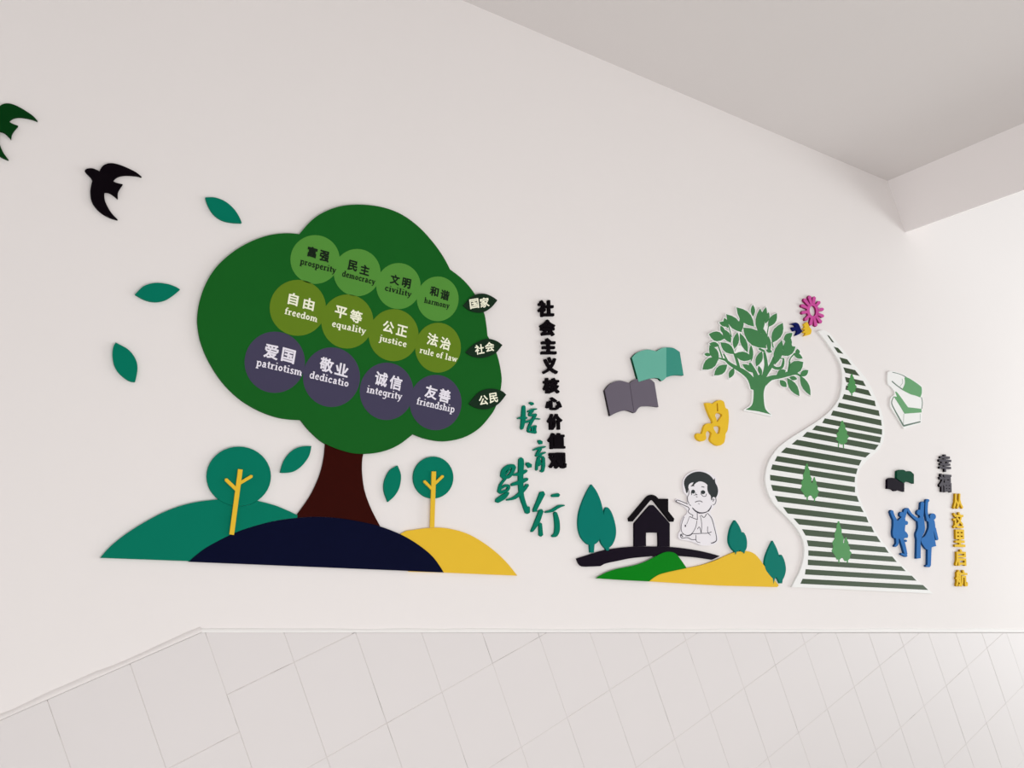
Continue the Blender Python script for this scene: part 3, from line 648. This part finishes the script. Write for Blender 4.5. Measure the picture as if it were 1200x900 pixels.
# ------------------------------------------------------------------ flower and butterfly
FM = Crop(920, 340, 15)
fl_ = tag(empty('cut_out_flower', (954, 383)), 'magenta cut-out flower with open centre above the striped path', 'flower cut-out')
ctr = FM.pt((490, 365))
plate('ring', [ellipse(*ctr, 106 / 15, 140 / 15, -.12)], .010, 0, PINK, fl_, cuts=[ellipse(*ctr, 52 / 15, 90 / 15, -.12)], edge_mat=PINKE)
for tx, ty in ((430, 115), (515, 130), (345, 165), (603, 210), (300, 268), (665, 335), (308, 395), (668, 458), (365, 515), (630, 560), (455, 598), (545, 618)):
    sx_, sy_ = 490 + (tx - 490) * .35, 365 + (ty - 365) * .4
    plate('petal', [FM.stroke(f'{sx_},{sy_} {tx},{ty}', [36, 58])], .0112, 0, PINK, fl_, cuts=[ellipse(*ctr, 95 / 15, 125 / 15, -.12)], edge_mat=PINKE)
tag(plate('cut_out_butterfly', [FM.poly('100,600* 180,570 235,590 262,640 282,690 303,722 255,770 180,802* 208,740 200,705 150,718 112,655* 182,645 162,610')], .010, 0, BLUEN), 'tiny navy cut-out butterfly beside the magenta flower', 'butterfly cut-out')
tag(plate('cut_out_butterfly', [FM.poly('330,597* 385,560 412,600 430,645 466,700 450,770 400,792 332,807* 362,760 315,737 352,700 308,682 347,655')], .010, 0, GOLD), 'tiny yellow cut-out butterfly under the magenta flower', 'butterfly cut-out')

# ------------------------------------------------------------------ striped winding path
N_, O_, Q_ = Crop(890, 340, 7.5), Crop(890, 450, 6), Crop(890, 570, 5.714)
path = tag(empty('winding_path_board', (1000, 690)), 'tall white cut-out winding path with dark green stripes and four printed trees', 'path cut-out')
PB = PX.poly('958.5,388* 968,400 976.2,412 982.8,422.7 986.2,433.3 987,446.7 985.8,458 983,467.5 975,479.3 961.7,491 945,502 926.7,513.5 911.5,525.5 901.5,540 897.3,555 897.3,566.7 901,579.5 907,590.5 916,599.8 928.2,612.5 936.8,624.2 942,637 942.2,652 938,668 931.5,681 928,688* '
    '1093.5,695.5* 1076,680.5 1063,668 1052.5,657 1043.5,646 1034,634 1026,622.5 1019.5,611 1014.5,600 1010,590 1006,578 1004.3,565 1006,554 1012,544 1022,534 1031.5,525 1036,514 1036.3,501 1034.5,487 1030.5,475 1025,463 1021,454 1015,443.5 1009,436 1001,426.5 991.5,414 981,401 972.5,391 965,386.5*')
plate('board', [PB], .011, 0, WBOARD, path)
def quad(k, a): return k.poly(' '.join(f'{x},{y}*' for x, y in a))
STR = [(N_, [(597, 393), (610, 402), (655, 462), (640, 455)]), (N_, [(655, 497), (690, 510), (735, 560), (690, 548)]), (N_, [(705, 592), (770, 610), (808, 657), (730, 642)]), (N_, [(738, 680), (840, 705), (880, 752), (757, 725)]),
    (N_, [(752, 765), (910, 800), (935, 842), (765, 808)]), (O_, [(610, 12), (765, 45), (787, 83), (605, 38)]), (O_, [(595, 73), (810, 120), (818, 155), (583, 103)]), (O_, [(560, 133), (838, 188), (846, 224), (550, 160)]),
    (O_, [(518, 188), (855, 255), (860, 292), (503, 218)]), (O_, [(460, 243), (862, 320), (862, 355), (442, 272)]), (O_, [(400, 293), (855, 375), (848, 412), (372, 320)]), (O_, [(335, 338), (838, 430), (812, 462), (303, 368)]),
    (O_, [(265, 393), (780, 487), (745, 515), (228, 422)]), (O_, [(188, 448), (718, 537), (700, 572), (152, 480)]), (O_, [(125, 508), (690, 597), (680, 632), (108, 540)]), (O_, [(92, 567), (672, 655), (670, 690), (82, 600)]),
    (O_, [(75, 640), (672, 725), (672, 760), (77, 675)]), (O_, [(82, 710), (685, 790), (700, 828), (95, 748)]), (O_, [(108, 787), (710, 862), (733, 900), (130, 825)]), (Q_, [(158, 140), (715, 205), (730, 240), (190, 180)]),
    (Q_, [(228, 215), (750, 270), (768, 306), (265, 253)]), (Q_, [(285, 288), (785, 335), (812, 372), (310, 327)]), (Q_, [(318, 362), (840, 408), (866, 443), (328, 398)]), (Q_, [(328, 430), (890, 472), (920, 505), (328, 462)]),
    (Q_, [(325, 492), (950, 538), (980, 566), (325, 525)]), (Q_, [(310, 556), (1020, 600), (1052, 630), (305, 588)]), (Q_, [(290, 620), (1095, 662), (1130, 692), (275, 650)])]
for k, a in STR: plate('stripe', [widen(quad(k, a), .3)], .0116, .011, OLIVE, path)
def ptree(k, polys): plate('printed_tree', polys, .0122, .0116, PGREEN, path)
def spruce(k, x, y0, y1, wd, seed):
    rnd = random.Random(seed); a, b = [], []
    n = 9
    for i in range(n + 1):
        t = i / n; ww = wd / 2 * (.1 + .9 * (t / .68) ** .9 if t < .68 else (1 - ((t - .68) / .32) ** 2.2 * .75))
        j = .78 if i % 2 else 1.08
        a.append((x + ww * j, y0 + (y1 - y0) * t)); b.append((x - ww * (1.86 - j), y0 + (y1 - y0) * t))
    return [k.pt(p) for p in a + b[::-1]]
ptree(N_, [spruce(N_, 812, 735, 905, 84, 1), N_.stroke('812,900 812,925', 10)])
ptree(O_, [spruce(O_, 583, 258, 425, 92, 2), O_.stroke('558,410 556,442', 7), O_.stroke('590,410 592,448', 7)])
ptree(O_, [spruce(O_, 334, 560, 795, 90, 3), spruce(O_, 386, 655, 805, 66, 4), O_.stroke('336,785 337,818', 8), O_.stroke('388,795 388,825', 8)])
ptree(Q_, [spruce(Q_, 530, 233, 490, 92, 5), spruce(Q_, 580, 340, 500, 72, 6), Q_.stroke('532,480 533,512', 8), Q_.stroke('590,490 590,510', 8)])

# ------------------------------------------------------------------ stack of books board
RB = Crop(1035, 430, 12)
st = tag(empty('book_stack_board', (1062, 502)), 'white cut-out board with a drawn stack of green and white books, right of the path', 'picture cut-out')
plate('board', [RB.poly('65,75* 95,58 150,60 295,112 545,262* 555,330 552,410 562,500 550,590 545,650 540,785* 400,835 292,868* 190,700 108,570 98,480 115,425 158,392* 158,345* 120,290 72,245 60,160')], .008, 0, WBOARD, st)
tag(plate('book_cover', [RB.poly('300,152* 330,146 400,180 520,265 542,300 542,370 522,428* 450,402 380,382 265,322* 290,275 307,220')], .0086, .008, BOOKG, st), 'green cover of the top book')
tag(plate('book_cover', [RB.poly('148,415* 195,418* 168,350* 205,368 350,568* 440,577 538,590* 540,640* 300,657* 230,540')], .0086, .008, BOOKG, st), 'green cover of the lower book')
plate('drawn_lines', [RB.stroke('130,75 200,90 280,120 335,155', [10, 8, 10, 14], cap=False), RB.stroke('122,200 190,258 280,322', [16, 14, 16], cap=False), RB.stroke('538,425 552,500 542,590', 10, cap=False),
    RB.stroke('150,418 122,480 138,560 285,825', [12, 12, 14, 22], cap=False), RB.stroke('280,830 525,770', [24, 18], cap=False), RB.stroke('290,660 285,800', 4, cap=False), RB.stroke('520,660 520,745', 3, cap=False),
    RB.stroke('265,165 275,220 235,275', 4, cap=False)], .0084, .008, LINEG, st)

# ------------------------------------------------------------------ blue figures
SF = Crop(1035, 580, 10)
fam = tag(empty('cut_out_figures', (1075, 664)), 'blue cut-out group of people raising joined hands, right of the striped path', 'people cut-out')
def el(x, y, rx, ry, n=18): return ellipse(*SF.pt((x, y)), rx / 10, ry / 10, n=n)
f1 = [SF.stroke('100,192 118,245 145,300', [40, 36, 40]), el(220, 228, 26, 30), SF.poly('122,280 150,296 178,298 205,270 250,245 262,330 255,415 275,440 292,470 285,502 262,500 235,520 200,522 178,505 130,505 112,450 120,360'),
      SF.stroke('240,260 258,205 266,172', [44, 38, 36]), el(272, 328, 20, 24), SF.stroke('165,505 168,570 142,600', [34, 30, 24]), SF.stroke('215,505 245,600 268,695', [46, 42, 34]), SF.stroke('215,690 275,715', [20, 28]), el(268, 538, 12, 14)]
f2 = [SF.stroke('285,162 330,228 405,292', [30, 26, 36]), el(422, 205, 25, 32), SF.stroke('450,250 462,92', [46, 40]), SF.poly('395,280* 470,245* 486,330 488,420 452,500 440,530* 440,742* 390,748* 395,520* 385,460 408,390 405,320')]
f3 = [SF.stroke('513,75 508,200 530,300', [32, 30, 36]), el(522, 66, 20, 18), el(583, 255, 36, 38), SF.poly('525,282 555,275 600,298 612,400 592,430 622,600* 575,612 520,642 470,590 442,520 492,480 530,400 535,340'),
      SF.stroke('602,390 634,520', [34, 30]), SF.stroke('546,600 540,825', [46, 40]), SF.stroke('508,832 545,832', [22, 30])]
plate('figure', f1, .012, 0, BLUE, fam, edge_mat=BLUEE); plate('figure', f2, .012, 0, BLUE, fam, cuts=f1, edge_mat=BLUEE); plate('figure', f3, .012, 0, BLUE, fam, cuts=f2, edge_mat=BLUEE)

for o in bpy.data.objects:
    if '_w' in o: del o['_w']
